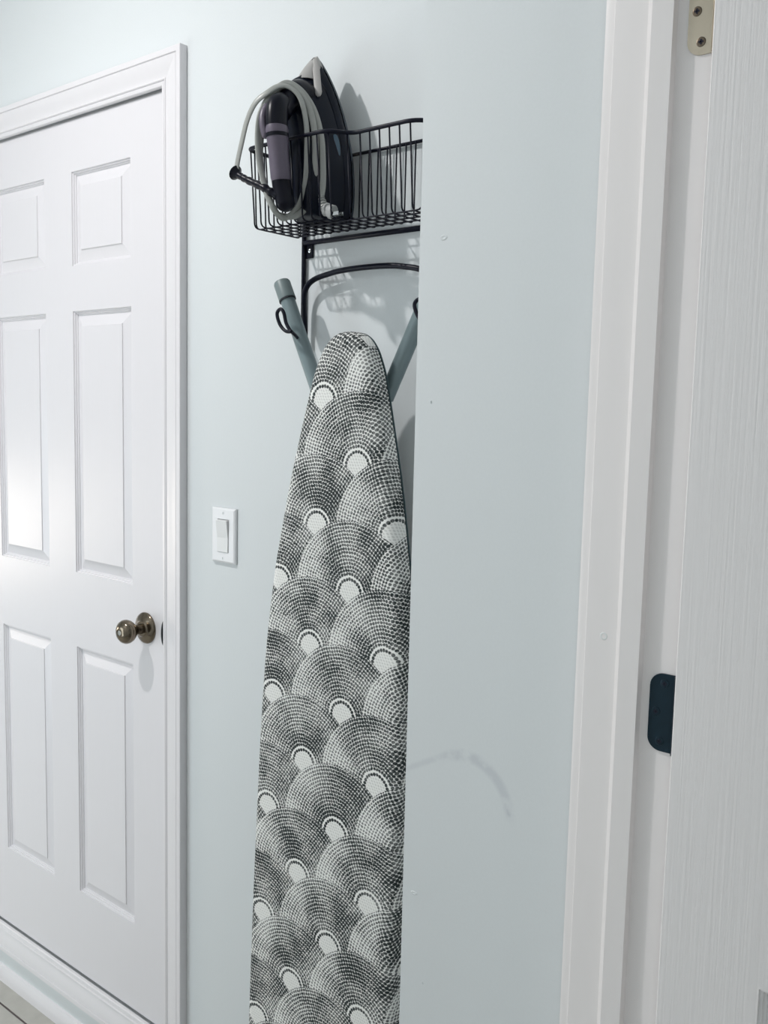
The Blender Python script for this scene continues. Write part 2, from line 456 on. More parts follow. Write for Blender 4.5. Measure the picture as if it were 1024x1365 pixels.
mk('window_frame', join(box(0.31, 0.35, -2.27, -2.17, -0.84, 0.54), box(1.55, 1.59, -2.27, -2.17, -0.84, 0.54), box(0.35, 1.55, -2.27, -2.17, -0.84, -0.80), box(0.35, 1.55, -2.27, -2.17, 0.50, 0.54)), M_trim, w2)
mk('window_pane', box(0.35, 1.55, -2.26, -2.25, -0.80, 0.50), M_pane2, w2)
struct('wall_room_left', box(-0.503, -0.39, -2.2, -0.57, FR, CH), M_wall)

# skirting under the left door
def sweep(path, prof):
    """path: list of (position fn) start/end with mitre; prof points are (u,v)"""
    V = []; n = len(prof)
    for f in path:
        for p in prof: V.append(f(p))
    F = []
    for i in range(len(path) - 1):
        for k in range(n):
            l = (k + 1) % n
            F.append((i * n + k, (i + 1) * n + k, (i + 1) * n + l, i * n + l))
    F.append(tuple(range(n))); F.append(tuple(len(path) * n - n + k for k in range(n))[::-1])
    return V, F
bp_ = [(0, 0), (0.013, 0), (0.0135, 0.020), (0.0125, 0.023), (0.012, 0.026), (0.0085, 0.033), (0.0075, 0.036), (0.0055, 0.0395), (0, 0.041)]
struct('baseboard_back', join(sweep([lambda p: (-4.49, D - p[0], FH + p[1]), lambda p: (-0.82, D - p[0], FH + p[1])], bp_)), M_trim, smooth='auto')

# ------------------------------------------------------------------ casing round the left door
CP = [(0, 0), (0, .0065), (.0015, .0085), (.0065, .0092), (.0075, .0078), (.009, .0078), (.010, .0105), (.0115, .0115), (.0125, .0112), (.0135, .0095),
      (.018, .0098), (.025, .0115), (.033, .0142), (.041, .0162), (.0465, .0168), (.0475, .0152), (.0485, .0152), (.0495, .0180), (.0510, .0185), (.0590, .0185), (.0600, .0175), (.0600, 0)]
ix0, ix1, iz0, iz1 = -2.441, -1.6220, -1.4225, 0.6425
sX, sB, sT = 1.19, 1.165, 1.10          # side and sill boards are a little wider than the head
t1 = empty('trim_1', (-2.0, D, iz0), kind='structure')
mk('side_casing', sweep([lambda p: (ix1 + p[0] * sX, D - p[1], iz0 - p[0] * sB), lambda p: (ix1 + p[0] * sX, D - p[1], iz1 + p[0] * sT)], CP), M_trim, t1, smooth='auto')
mk('side_casing', sweep([lambda p: (ix0 - p[0] * sX, D - p[1], iz1 + p[0] * sT), lambda p: (ix0 - p[0] * sX, D - p[1], iz0 - p[0] * sB)], CP), M_trim, t1, smooth='auto')
mk('head_casing', sweep([lambda p: (ix1 + p[0] * sX, D - p[1], iz1 + p[0] * sT), lambda p: (ix0 - p[0] * sX, D - p[1], iz1 + p[0] * sT)], CP), M_trim, t1, smooth='auto')
mk('sill_casing', sweep([lambda p: (ix0 - p[0] * sX, D - p[1], iz0 - p[0] * sB), lambda p: (ix1 + p[0] * sX, D - p[1], iz0 - p[0] * sB)], CP), M_trim, t1, smooth='auto')
# jamb lining behind the casing
JD = 0.115
mk('jamb_lining', join(box(ox1 - 0.010, ox1, D + 0.020, D + JD, oz0 + 0.001, oz1 - 0.001), box(ox0, ox0 + 0.010, D + 0.020, D + JD, oz0 + 0.001, oz1 - 0.001),
                       box(ox0 + 0.010, ox1 - 0.010, D + 0.020, D + JD, oz1 - 0.009, oz1 - 0.001), box(ox0 + 0.010, ox1 - 0.010, D + 0.020, D + JD, oz0 + 0.001, oz0 + 0.009)), M_jamb, t1)
def lens(x0, x1, yc, zc, ry, rz_, n=24):
    V = [(x, yc + math.cos(2 * math.pi * k / n) * ry, zc + math.sin(2 * math.pi * k / n) * rz_) for x in (x0, x1) for k in range(n)]
    return V, [tuple(range(n)), tuple(range(n, 2 * n))[::-1]] + [(k, n + k, n + (k + 1) % n, (k + 1) % n) for k in range(n)]
mk('strike_lip', lens(ix1 - 0.0035, ix1 - 0.0004, D - 0.0020, -0.490, 0.0085, 0.0285), M_band, t1)

# ------------------------------------------------------------------ six-panel doors
PR = [(0, 0), (.0008, .0032), (.0034, .0036), (.0042, .0068), (.0066, .0074), (.0074, .0102), (.0100, .0108), (.0112, .0100), (.0340, .0026), (.0345, .0006), (.0356, .0002)]
def panel_data(x0, x1, z0, z1, yf):
    V, F = [], []
    for a, d in PR:
        V += [(x0 + a, yf + d, z0 + a), (x1 - a, yf + d, z0 + a), (x1 - a, yf + d, z1 - a), (x0 + a, yf + d, z1 - a)]
    for i in range(len(PR) - 1):
        for k in range(4):
            l = (k + 1) % 4
            F.append((i * 4 + k, i * 4 + l, i * 4 + 4 + l, i * 4 + 4 + k))
    n = (len(PR) - 1) * 4
    F.append((n, n + 1, n + 2, n + 3))
    return V, F
def slab_data(xs, zs, yf, th):
    """xs/zs cut lines; panel holes at odd cells"""
    V, F = [], []
    idx = {}
    for i, x in enumerate(xs):
        for j, z in enumerate(zs):
            idx[i, j] = len(V); V.append((x, yf, z))
    for i in range(len(xs) - 1):
        for j in range(len(zs) - 1):
            if i % 2 == 1 and j % 2 == 1: continue
            F.append((idx[i, j], idx[i + 1, j], idx[i + 1, j + 1], idx[i, j + 1]))
    c = 0.0014
    X0, X1, Z0_, Z1 = xs[0], xs[-1], zs[0], zs[-1]
    R1 = [(X0, yf, Z0_), (X1, yf, Z0_), (X1, yf, Z1), (X0, yf, Z1)]
    R2 = [(X0 - c, yf + c, Z0_ - c), (X1 + c, yf + c, Z0_ - c), (X1 + c, yf + c, Z1 + c), (X0 - c, yf + c, Z1 + c)]
    R3 = [(p[0], yf + th, p[2]) for p in R2]
    bV = R1 + R2 + R3; bF = []
    for i in (0, 1):
        for k in range(4):
            l = (k + 1) % 4
            bF.append((i * 4 + k, i * 4 + 4 + k, i * 4 + 4 + l, i * 4 + l))
    bF.append((8, 9, 10, 11)[::-1])
    return join((V, F), (bV, bF))
ZS = [-1.4185, -1.204, -0.583, -0.4015, 0.212, 0.315, 0.5255, 0.6385]
def door(name, xs, yf, th, mat, zs=ZS):
    d = empty(name, ((xs[0] + xs[-1]) / 2, yf, zs[0]), kind='structure')
    mk('door_slab', slab_data(xs, zs, yf, th), mat, d)
    for i in (1, 3):
        for j in (1, 3, 5):
            mk('door_panel', panel_data(xs[i], xs[i + 1], zs[j], zs[j + 1], yf), mat, d)
    return d
YF = 1.2445
d1 = door('door_1', [-2.431, -2.317, -2.087, -1.972, -1.7465, -1.6335], YF, 0.035, M_door)

# knob
kx, kz = -1.698, -0.4915
kn = mk('door_knob', lathe([(0.013, 0.0), (0.0132, 0.0115), (0.026, 0.0105), (0.031, 0.0120), (0.036, 0.0180), (0.042, 0.0235), (0.049, 0.0262), (0.056, 0.0262), (0.062, 0.0235),
                            (0.0665, 0.0185), (0.0690, 0.0125), (0.0695, 0.0100), (0.0680, 0.0092), (0.0680, 0.0)], (kx, YF, kz), (0, -1, 0), 40), M_knob, d1, smooth='auto')
mk('rosette', lathe([(0.0, 0.0350), (0.002, 0.0352), (0.0045, 0.0340), (0.0070, 0.0300), (0.0095, 0.0225), (0.0115, 0.0185), (0.0135, 0.0165), (0.0140, 0.0)], (kx, YF, kz), (0, -1, 0), 48), M_knob, kn, smooth='auto')
mk('keyhole', join(lathe([(0.0682, 0.0), (0.0683, 0.0060), (0.0700, 0.0055), (0.0702, 0.0)], (kx, YF, kz), (0, -1, 0), 24)), M_chrome, kn, smooth='auto')

# ------------------------------------------------------------------ light switch
sx0, sx1, sz0, sz1 = -1.4640, -1.3935, -0.3120, -0.2010
scx = (sx0 + sx1) / 2; scz = (sz0 + sz1) / 2
sw = empty('light_switch', (scx, D, sz0), 'white rocker light switch plate on the blue-grey wall beside the left door', 'light switch')
rx, rz = 0.0168, 0.0335
def plate():
    rings = [(0, D - 0.0005), (0, D - 0.0035), (0.0015, D - 0.0055), (0.0045, D - 0.0070)]
    V, F = [], []
    for a, y in rings: V += [(sx0 + a, y, sz0 + a), (sx1 - a, y, sz0 + a), (sx1 - a, y, sz1 - a), (sx0 + a, y, sz1 - a)]
    V += [(scx - rx, D - 0.0070, scz - rz), (scx + rx, D - 0.0070, scz - rz), (scx + rx, D - 0.0070, scz + rz), (scx - rx, D - 0.0070, scz + rz)]
    V += [(scx - rx, D - 0.003, scz - rz), (scx + rx, D - 0.003, scz - rz), (scx + rx, D - 0.003, scz + rz), (scx - rx, D - 0.003, scz + rz)]
    for i in range(5):
        for k in range(4):
            l = (k + 1) % 4
            F.append((i * 4 + k, i * 4 + l, i * 4 + 4 + l, i * 4 + 4 + k))
    return V, F
mk('wall_plate', plate(), M_swp, sw)
g = 0.0009
a0 = [(scx - rx + g, scz - rz + g), (scx + rx - g, scz - rz + g), (scx + rx - g, scz + rz - g), (scx - rx + g, scz + rz - g)]
V = [(x, D - 0.003, z) for x, z in a0] + [(a0[0][0], D - 0.0088, a0[0][1]), (a0[1][0], D - 0.0088, a0[1][1])] + \
    [(a0[0][0], D - 0.0086, scz - 0.004), (a0[1][0], D - 0.0086, scz - 0.004)] + [(a0[1][0], D - 0.0128, a0[2][1] - 0.002), (a0[0][0], D - 0.0128, a0[2][1] - 0.002)]
F = [(0, 1, 5, 4), (4, 5, 7, 6), (6, 7, 8, 9), (9, 8, 2, 3), (1, 2, 8, 7, 5), (0, 4, 6, 9, 3)]
mk('rocker', (V, F), M_swr, sw)
for zz in (scz + 0.0455, scz - 0.0455):
    s_ = mk('screw', lathe([(0, 0.0027), (0.0007, 0.0026), (0.0008, 0.0)], (scx, D - 0.0069, zz), (0, -1, 0), 16), M_swp, sw)
    mk('slot', box(scx - 0.0004, scx + 0.0004, D - 0.0080, D - 0.0076, zz - 0.0021, zz + 0.0021), M_dent, s_)

# ------------------------------------------------------------------ doorway jamb, stop and casing on the right
Y0 = 0.995
t2 = empty('trim_2', (-0.45, Y0, FR), kind='structure')
def roundbox(x0, x1, y0, y1, z0, z1, r, n=5):
    """vertical board with its two front (low y) edges rounded"""
    P = [(x1, y1), (x0, y1)]
    for k in range(n + 1):
        a = math.pi + math.pi / 2 * k / n
        P.append((x0 + r + math.cos(a) * r, y0 + r + math.sin(a) * r))
    for k in range(n + 1):
        a = 1.5 * math.pi + math.pi / 2 * k / n
        P.append((x1 - r + math.cos(a) * r, y0 + r + math.sin(a) * r))
    return sweep([lambda p: (p[0], p[1], z1), lambda p: (p[0], p[1], z0)], P)
mk('jamb_board', roundbox(-0.505, -0.389, Y0, Y0 + 0.020, FR, 0.655, 0.0015), M_jamb, t2, smooth='auto')
STP = [(-0.431, 0.0), (-0.431, -0.0122), (-0.4550, -0.0122), (-0.4628, -0.0044), (-0.4630, 0.0)]
mk('door_stop', sweep([lambda p: (p[0], Y0 + p[1], FR), lambda p: (p[0], Y0 + p[1], 0.655)], STP), M_jamb, t2)
CQ = [(0, 0), (0, .0062), (.0015, .0085), (.0070, .0092), (.0085, .0078), (.010, .0110), (.0125, .0115), (.0135, .0095), (.020, .0105), (.030, .0140), (.038, .0165), (.0385, 0)]
mk('side_casing', sweep([lambda p: (-0.5035 - p[1] * 1.7, Y0 + 0.0045 + p[0], FR), lambda p: (-0.5035 - p[1] * 1.7, Y0 + 0.0045 + p[0], 0.66)], CQ), M_jamb, t2, smooth='auto')
mk('jamb_board', box(-0.505, -0.389, 0.172, 0.192, FR, 0.655), M_jamb, t2)
mk('head_jamb', box(-0.505, -0.389, 0.192, 0.995, 0.645, 0.665), M_jamb, t2)
mk('nail_hole', join(lathe([(-0.0012, 0.0), (0.0003, 0.0026), (0.0006, 0.0042), (0.0, 0.0050)], (-0.481, Y0 + 0.0002, -0.256), (0, -1, 0), 14)), M_plaster, t2, smooth=True)

# second door, swung open against us: its stop-side face shows
xe = -0.3775
z2 = [z - 0.004 for z in ZS]; z2[0] = FR + 0.012
d2 = door('door_2', [xe, xe + 0.1065, xe + 0.1065 + 0.228, xe + 0.1065 + 0.228 + 0.113, xe + 0.1065 + 0.456 + 0.113, xe + 0.1065 * 2 + 0.456 + 0.113], 0.960, 0.035, M_door2, z2)

def hinge(z0, z1, x0, mat, smat, screws, label):
    r = 0.0155; x1 = -0.3905; y = Y0 - 0.0004
    P = []
    for cx, cz, a0 in ((x0 + r, z0 + r, math.pi), ):
        for k in range(9): a = a0 + math.pi / 2 * k / 8; P.append((cx + math.cos(a) * r, cz + math.sin(a) * r))
    P += [(x1, z0), (x1, z1)]
    for k in range(9): a = math.pi / 2 + math.pi / 2 * k / 8; P.append((x0 + r + math.cos(a) * r, z1 - r + math.sin(a) * r))
    n = len(P)
    V = [(p[0], y, p[1]) for p in P] + [(p[0], y - 0.0016, p[1]) for p in P]
    F = [tuple(range(n, 2 * n))] + [(k, (k + 1) % n, n + (k + 1) % n, n + k) for k in range(n)]
    h = mk('hinge', join((V, F), tube([(-0.3865, Y0 - 0.005, z0), (-0.3865, Y0 - 0.005, z1)], 0.0048, 14)), mat, d2)
    h['label'] = label
    for sxx, szz in screws:
        ln = lathe([(0.0012, 0.0052), (0.0021, 0.0050), (0.0024, 0.0040), (0.0024, 0.0)], (sxx, y, szz), (0, -1, 0), 18)
        cr = join(box(sxx - 0.0026, sxx + 0.0026, y - 0.0029, y - 0.0023, szz - 0.0009, szz + 0.0009),
                  box(sxx - 0.0009, sxx + 0.0009, y - 0.0029, y - 0.0023, szz - 0.0026, szz + 0.0026))
        mk('screw', ln, smat, h)
        mk('screw_recess', cr, M_slot, h)
hinge(0.376, 0.465, -0.4185, M_brass, M_screw, [(-0.4035, 0.389), (-0.4095, 0.4205), (-0.4035, 0.452)], 'satin brass hinge leaf')
hinge(-0.3750, -0.2855, -0.4205, M_bronze, M_bronze, [(-0.4035, -0.2965), (-0.4120, -0.3300), (-0.4060, -0.3635)], 'dark bronze hinge leaf')

# small knocks and filler dabs on the boxed-out wall
wr = bpy.data.objects['wall_right']
def dent(x, z, r=0.003, s=1.6):
    yb = 1.0448
    a = random.random() * 6
    V = [(x, yb + 0.0002, z)]; F = []
    n = 9
    for k in range(n):
        t = a + 2 * math.pi * k / n
        rr = r * random.uniform(0.7, 1.2)
        V.append((x + math.cos(t) * rr * s, yb - 0.0007, z + math.sin(t) * rr))
    for k in range(n):
        t = a + 2 * math.pi * k / n
        V.append((x + math.cos(t) * r * 1.5 * s, yb + 0.0004, z + math.sin(t) * r * 1.5))
    for k in range(n):
        l = (k + 1) % n
        F += [(0, 1 + l, 1 + k), (1 + k, 1 + l, 1 + n + l, 1 + n + k)]
    mk('filler_dab', (V, F), M_wall, wr)
dent(-0.7655, 0.2330, 0.0030); dent(-0.7790, 0.0130, 0.0016, 0.6); dent(-0.7850, -0.7010, 0.0022, 2.2); dent(-0.7650, -0.8330, 0.0016, 0.9)

# ------------------------------------------------------------------ wall rack (basket + arch + hooks)
ZR, ZB = 0.431, 0.303
rk = empty('wall_rack', (-1.05, D, 0.12), 'black wire wall rack with basket on top and hooks holding the ironing board', 'rack')
XL, XR_ = -1.226, -0.876
rim = fillet([(XL, 1.2325, ZR), (XL, 1.105, ZR), (-1.040, 1.103, ZR), (-1.018, 1.1385, ZR), (-0.888, 1.1385, ZR), (-0.866, 1.190, ZR), (-0.866, 1.2325, ZR)],
             [0, .020, .022, .016, .035, .03, 0], 7)
mk('rim', tube(rim, 0.0034, 8), M_wire, rk, smooth=True)
mk('rear_rail', tube([(XL - 0.001, 1.2335, ZR), (-0.865, 1.2335, ZR)], 0.0030, 8), M_wire, rk, smooth=True)
mk('lower_rail', tube([(-1.2145, 1.2330, 0.2945), (-0.872, 1.2330, 0.2945)], 0.0046, 10), M_wire, rk, smooth=True)
def yfront(x):
    best = min(rim, key=lambda p: abs(p.x - x) + (10 if p.y > 1.16 else 0))
    a = [p for p in rim if p.y < 1.17]
    for p, q in zip(a[:-1], a[1:]):
        if p.x <= x <= q.x and q.x > p.x:
            return p.y + (q.y - p.y) * (x - p.x) / (q.x - p.x)
    return best.y
for k in range(-11, 6):
    x = -1.002 + 0.0197 * k
    yf = yfront(x)
    P = fillet([(x, yf, ZR), (x + 0.0005, yf + 0.009, ZB + 0.02), (x + 0.0005, yf + 0.010, ZB), (x, 1.2300, ZB), (x, 1.2305, ZR)], [0, 0, 0.010, 0.010, 0], 5)
    mk('wire', tube(P, 0.00138, 6), M_wire, rk, smooth=True)
for y in (1.124, 1.146, 1.166, 1.187, 1.208):
    zb = ZB - 0.0020
    if y < 1.135:
        P = fillet([(XL, y, ZR), (XL + 0.006, y, zb), (-1.035, y, zb)], 0.012, 5)
    else:
        P = fillet([(XL, y, ZR), (XL + 0.006, y, zb), (-0.880, y, zb), (-0.868, y, ZR)], 0.012, 5)
    mk('wire', tube(P, 0.00138, 6), M_wire, rk, smooth=True)
for bx in (-1.2145, -0.8875):
    mk('upright', tube([(bx, 1.2345, ZR), (bx, 1.2345, 0.135)], 0.0042, 10), M_wire, rk, smooth=True)
    s = 1 if bx < -1 else -1
    pl = mk('mounting_tab', box(min(bx, bx + s * 0.020), max(bx, bx + s * 0.020), 1.2362, 1.2395, 0.268, 0.296, 0.001), M_wire, rk)
    mk('screw', lathe([(0, 0.0042), (0.0012, 0.0040), (0.0022, 0.0024), (0.0024, 0.0)], (bx + s * 0.0125, 1.2362, 0.281), (0, -1, 0), 14), M_chrome, pl, smooth='auto')
ax = -1.0560
arch = [(-1.2005, 1.228, 0.100), (-1.2015, 1.226, 0.150), (-1.2005, 1.222, 0.195), (-1.1910, 1.220, 0.216), (-1.1720, 1.2195, 0.2272), (-1.1400, 1.219, 0.2335),
        (-1.1100, 1.219, 0.2372), (-1.0560, 1.219, 0.2388)]
arch = arch + [(2 * ax - p[0], p[1], p[2]) for p in arch[-2::-1]]
mk('arch_bar', tube(catmull(arch, 5), 0.0049, 12), M_wire, rk, smooth=True)
loop = [(-1.1510, 1.142, 0.1294), (-1.1655, 1.142, 0.1311), (-1.1790, 1.142, 0.1431), (-1.1859, 1.142, 0.1605), (-1.1777, 1.142, 0.1683), (-1.1695, 1.142, 0.1615), (-1.1640, 1.142, 0.1449), (-1.1545, 1.142, 0.1320)]
for dxx in (0.0, 0.298):
    lp = catmull([(p[0] + dxx, p[1], p[2]) for p in loop], 6, True)
    h_ = mk('hook', tube(lp, 0.0031, 8, True), M_wire, rk, smooth=True)
    xb = -1.2145 if dxx == 0 else -0.8875
    mk('hook_arm', tube(catmull([(-1.152 + dxx, 1.142, 0.1300), (-1.156 + dxx, 1.158, 0.1235), (-1.175 + dxx, 1.185, 0.1180), (-1.198 + dxx, 1.212, 0.120), (-1.2005 + dxx, 1.228, 0.130)], 5), 0.0031, 8), M_wire, h_, smooth=True)

# ------------------------------------------------------------------ ironing board
ib = empty('ironing_board', (-1.03, 1.16, -1.25), 'ironing board in a grey and white fan-print cover, hung nose-up on the wall', 'ironing board')
HW = [(0.1225, 0.006), (0.1205, 0.016), (0.1150, 0.027), (0.108, 0.0355), (0.097, 0.0445), (0.084, 0.0518), (0.060, 0.0622), (0.03, 0.0712), (-0.044, 0.0905), (-0.12, 0.1090), (-0.198, 0.1245), (-0.277, 0.1385), (-0.40, 0.1520),
      (-0.537, 0.1590), (-0.677, 0.1620), (-0.82, 0.1640), (-1.0, 0.165), (-1.20, 0.164), (-1.235, 0.158), (-1.25, 0.145)]
def cxz(z): return -1.0035 - 0.035 * (0.1 - z)
def spline1(P, n):
    Q = catmull([(a, b, 0) for a, b in P], n)
    return [(q.x, q.y) for q in Q]
hs = spline1(HW, 4)
outl = [(cxz(z) - w_, z) for z, w_ in hs] + [(cxz(z) + w_, z) for z, w_ in hs[::-1]]
N_ = len(outl)
norms = []
for i in range(N_):
    a = Vector(outl[i - 1]); b_ = Vector(outl[(i + 1) % N_]); d = (b_ - a).normalized()
    norms.append(Vector((d.y, -d.x)) if False else Vector((-d.y, d.x)))
cen = Vector((-1.03, -0.5))
# make sure normals point outwards (left side list runs downwards)
if norms[20].x > 0: norms = [-q for q in norms]
YT = 1.1045
rings = [(-0.004, 1.1420), (0.0, 1.1400), (0.0, 1.1210), (-0.0012, 1.1150), (-0.0040, 1.1102), (-0.0080, 1.1070), (-0.0130, 1.1053), (-0.0190, YT)]
arc = [0.0]
for i in range(len(rings) - 1, 0, -1):
    a, b_ = rings[i], rings[i - 1]
    arc.append(arc[-1] + math.hypot(b_[0] - a[0], b_[1] - a[1]))
arc = arc[::-1]
V, UV, F = [], [], []
rnd = random.Random(3)
for ri, (ins, y) in enumerate(rings):
    for i in range(N_):
        p = Vector(outl[i]); nn = norms[i]
        q = p + nn * ins
        V.append((q.x, y, q.y))
        base = p + nn * (-0.019)
        u = base + nn * arc[ri] * 0.75
        UV.append((u.x, u.y))
n_ = len(rings)
for i in range(n_ - 1):
    for k in range(N_):
        l = (k + 1) % N_
        F.append((i * N_ + k, i * N_ + l, (i + 1) * N_ + l, (i + 1) * N_ + k))
# face strips across the flat front
h_n = N_ // 2
b0 = (n_ - 1) * N_
for k in range(h_n - 1):
    F.append((b0 + k, b0 + k + 1, b0 + N_ - 2 - k, b0 + N_ - 1 - k))
F.append(tuple(range(N_))[::-1])
mk('cover', (V, F), M_fabric, ib, smooth='auto', uv=UV)
mk('underside_tray', join(([(q[0], 1.1428, q[1]) for q in outl] + [(q[0], 1.1450, q[1]) for q in outl], [tuple(range(N_)), tuple(range(N_, 2 * N_))[::-1]] + [(k, N_ + k, N_ + (k + 1) % N_, (k + 1) % N_) for k in range(N_)])), M_tubedk, ib)
YTB = 1.178
def leftx(z): return -1.208 + 0.492 * (0.21 - z)
def rightx(z): return -0.918 - 0.515 * (0.12 - z)
def tubez(fx, z0, z1, r, n=20): return tube([(fx(z0), YTB, z0), (fx(z1), YTB, z1)], r, n)
lt = mk('leg_tube', tubez(leftx, 0.196, -0.124, 0.0130), M_tube, ib, smooth='auto')
cp = mk('foot_cap', tube([(leftx(z), YTB, z) for z in (0.1890, 0.1900, 0.2170, 0.2200)], [0.0140, 0.0150, 0.0150, 0.0135], 24), M_cap, lt, smooth='auto')
mk('cap_rim', tube([(leftx(z), YTB, z) for z in (0.1870, 0.1892)], 0.0152, 24), M_band, lt, smooth='auto')
rt = mk('leg_tube', tubez(rightx, 0.185, 0.020, 0.0130), M_tube, ib, smooth='auto')
mk('foot_cap', tube([(rightx(z), YTB, z) for z in (0.1790, 0.1800, 0.2070, 0.2100)], [0.0140, 0.0150, 0.0150, 0.0135], 24), M_cap, rt, smooth='auto')
mk('inner_tube', tubez(rightx, 0.024, -0.124, 0.0105), M_tubedk, rt, smooth='auto')
mk('leg_post', tube([(-1.045, YTB, -0.105), (-1.062, YTB, -0.95)], 0.0130, 16), M_tube, ib, smooth='auto')
for uz in (-0.20, -0.86): mk('underside_rail', box(-1.10, -1.00, 1.143, 1.166, uz, uz + 0.04), M_tubedk, ib)

# ------------------------------------------------------------------ steam iron standing on its heel in the basket
ir = empty('steam_iron', (-1.115, 1.15, 0.305), 'dark navy steam iron standing nose-up in the wire basket', 'iron')
OUT = [(0.0, 0.040), (0.03, 0.049), (0.12, 0.0560), (0.25, 0.0600), (0.38, 0.0600), (0.52, 0.0555), (0.66, 0.0470), (0.78, 0.0360), (0.88, 0.0235), (0.95, 0.0125), (0.985, 0.0055), (1.0, 0.0015)]
def axis_x(z): return -1.1120 - 0.137 * (z - 0.31)
def iron_ring(zb, zt, wscale, y, n=3, dx=0.0):
    O = spline1(OUT, n)
    L_ = [(s_, w_ * wscale) for s_, w_ in O]
    pts = []
    for s_, w_ in L_: z = zb + (zt - zb) * s_; pts.append((axis_x(z) - w_ + dx, y, z))
    for s_, w_ in L_[::-1]: z = zb + (zt - zb) * s_; pts.append((axis_x(z) + w_ + dx, y, z))
    return pts
def loft(rs):
    V, F = [], []; n = len(rs[0])
    for r_ in rs: V += r_
    for i in range(len(rs) - 1):
        for k in range(n):
            l = (k + 1) % n
            F.append((i * n + k, i * n + l, (i + 1) * n + l, (i + 1) * n + k))
    F.append(tuple(range(n))[::-1]); F.append(tuple((len(rs) - 1) * n + k for k in range(n)))
    return V, F
mk('soleplate', loft([iron_ring(0.309, 0.587, 1.0, 1.1950), iron_ring(0.308, 0.588, 1.0, 1.1935), iron_ring(0.309, 0.587, 1.0, 1.1905)]), M_sole, ir, smooth='auto')
mk('skirt', loft([iron_ring(0.311, 0.584, 0.97, 1.1905), iron_ring(0.308, 0.586, 1.01, 1.1860), iron_ring(0.308, 0.580, 1.0, 1.1800), iron_ring(0.311, 0.573, 0.94, 1.1750)]), M_navy, ir, smooth='auto')
mk('body', loft([iron_ring(0.312, 0.570, 0.93, 1.1752), iron_ring(0.309, 0.565, 0.93, 1.1700), iron_ring(0.309, 0.555, 0.88, 1.1600), iron_ring(0.310, 0.545, 0.78, 1.1480), iron_ring(0.312, 0.538, 0.66, 1.1360),
                 iron_ring(0.315, 0.530, 0.52, 1.1250), iron_ring(0.322, 0.520, 0.34, 1.1180)]), M_navy, ir, smooth='auto')
# grey nose shell with its stripe running down the flank
def nose():
    V, F = [], []
    st = [(0.5885, 1.1900, 0.0015), (0.580, 1.1800, 0.0070), (0.566, 1.1660, 0.0120), (0.552, 1.1540, 0.0150), (0.541, 1.1460, 0.0165)]
    n = 12
    for z, y, w_ in st:
        for k in range(n):
            a = math.pi * k / (n - 1)
            V.append((axis_x(z) - math.cos(a) * (w_ + 0.0035) , 1.1895 - (1.1895 - y) * math.sin(a) ** 0.6, z - (0.0 if y < 1.18 else 0)))
    for i in range(len(st) - 1):
        for k in range(n - 1): F.append((i * n + k, (i + 1) * n + k, (i + 1) * n + k + 1, i * n + k + 1))
    F.append(tuple((len(st) - 1) * n + k for k in range(n)))
    return V, F
mk('nose_shell', nose(), M_nose, ir, smooth='auto')
mk('nose_stripe', tube(catmull([(-1.1350, 1.1740, 0.578), (-1.1240, 1.1660, 0.552), (-1.1140, 1.1590, 0.526), (-1.1080, 1.1560, 0.508)], 4), [0.0035] * 3 + [0.0050] * 8 + [0.004, 0.002], 8, flat=(0.35, 1.2), up=(0.55, -0.8, 0)), M_nose, ir, smooth='auto')
# front pillar (spray housing) rising from nose to handle
mk('front_pillar', tube(catmull([(-1.1370, 1.168, 0.500), (-1.1360, 1.143, 0.514), (-1.1340, 1.122, 0.504), (-1.1300, 1.102, 0.487), (-1.1260, 1.086, 0.468)], 5),
                        [0.0225] * 5 + [0.0215] * 5 + [0.0195] * 5 + [0.0175] * 6, 18), M_black, ir, smooth=True)
# handle: upper black part, grip, lower black part
hp = [(-1.1270, 1.096, 0.486), (-1.1240, 1.080, 0.476), (-1.1210, 1.0745, 0.448), (-1.1190, 1.0755, 0.415), (-1.1170, 1.0775, 0.385), (-1.1145, 1.0800, 0.355), (-1.1100, 1.0830, 0.330), (-1.1045, 1.0850, 0.314)]
hc = catmull(hp, 6)
nh = len(hc)
i1_, i2_ = 13, 30
hr = [0.0160 + 0.0025 * math.sin(math.pi * min(1, i / 20)) for i in range(nh)]
for k in range(4): hr[-1 - k] = hr[-1 - k] * (0.45 + 0.16 * k)
mk('handle', tube(hc, hr, 20, flat=(1.0, 0.85)), M_black, ir, smooth=True)
gp = mk('grip', tube(hc[i1_:i2_], [r_ + (0.0012 if 0 < j < i2_ - i1_ - 1 else 0.0002) for j, r_ in enumerate(hr[i1_:i2_])], 20, flat=(1.0, 0.88)), M_grip, ir, smooth='auto')
mk('grip_seam', tube(hc[i1_ + 2:i1_ + 4], hr[i1_] + 0.0014, 20, flat=(1.0, 0.88)), M_black, gp, smooth='auto')
mk('front_trigger', tube(catmull([(-1.1400, 1.0735, 0.480), (-1.1420, 1.0650, 0.465), (-1.1395, 1.0620, 0.445), (-1.1340, 1.0640, 0.425)], 4), [0.003] + [0.0060] * 11 + [0.003], 12, flat=(0.9, 1.0)), M_grip, ir, smooth=True)
mk('steam_button', lathe([(0, 0.0052), (0.008, 0.0052), (0.0092, 0.0045), (0.0095, 0)], (-1.1275, 1.0830, 0.4850), (-0.10, -0.75, 0.65), 18), M_chrome, ir, smooth='auto')
mk('water_window', lathe([(0, 0.0), (0.0, 0.017), (0.0012, 0.0165), (0.0022, 0.012), (0.0026, 0.0)], (0, 0, 0), (0, 0, 1), 24), M_tank, ir, smooth='auto')
ww = bpy.data.objects['water_window']
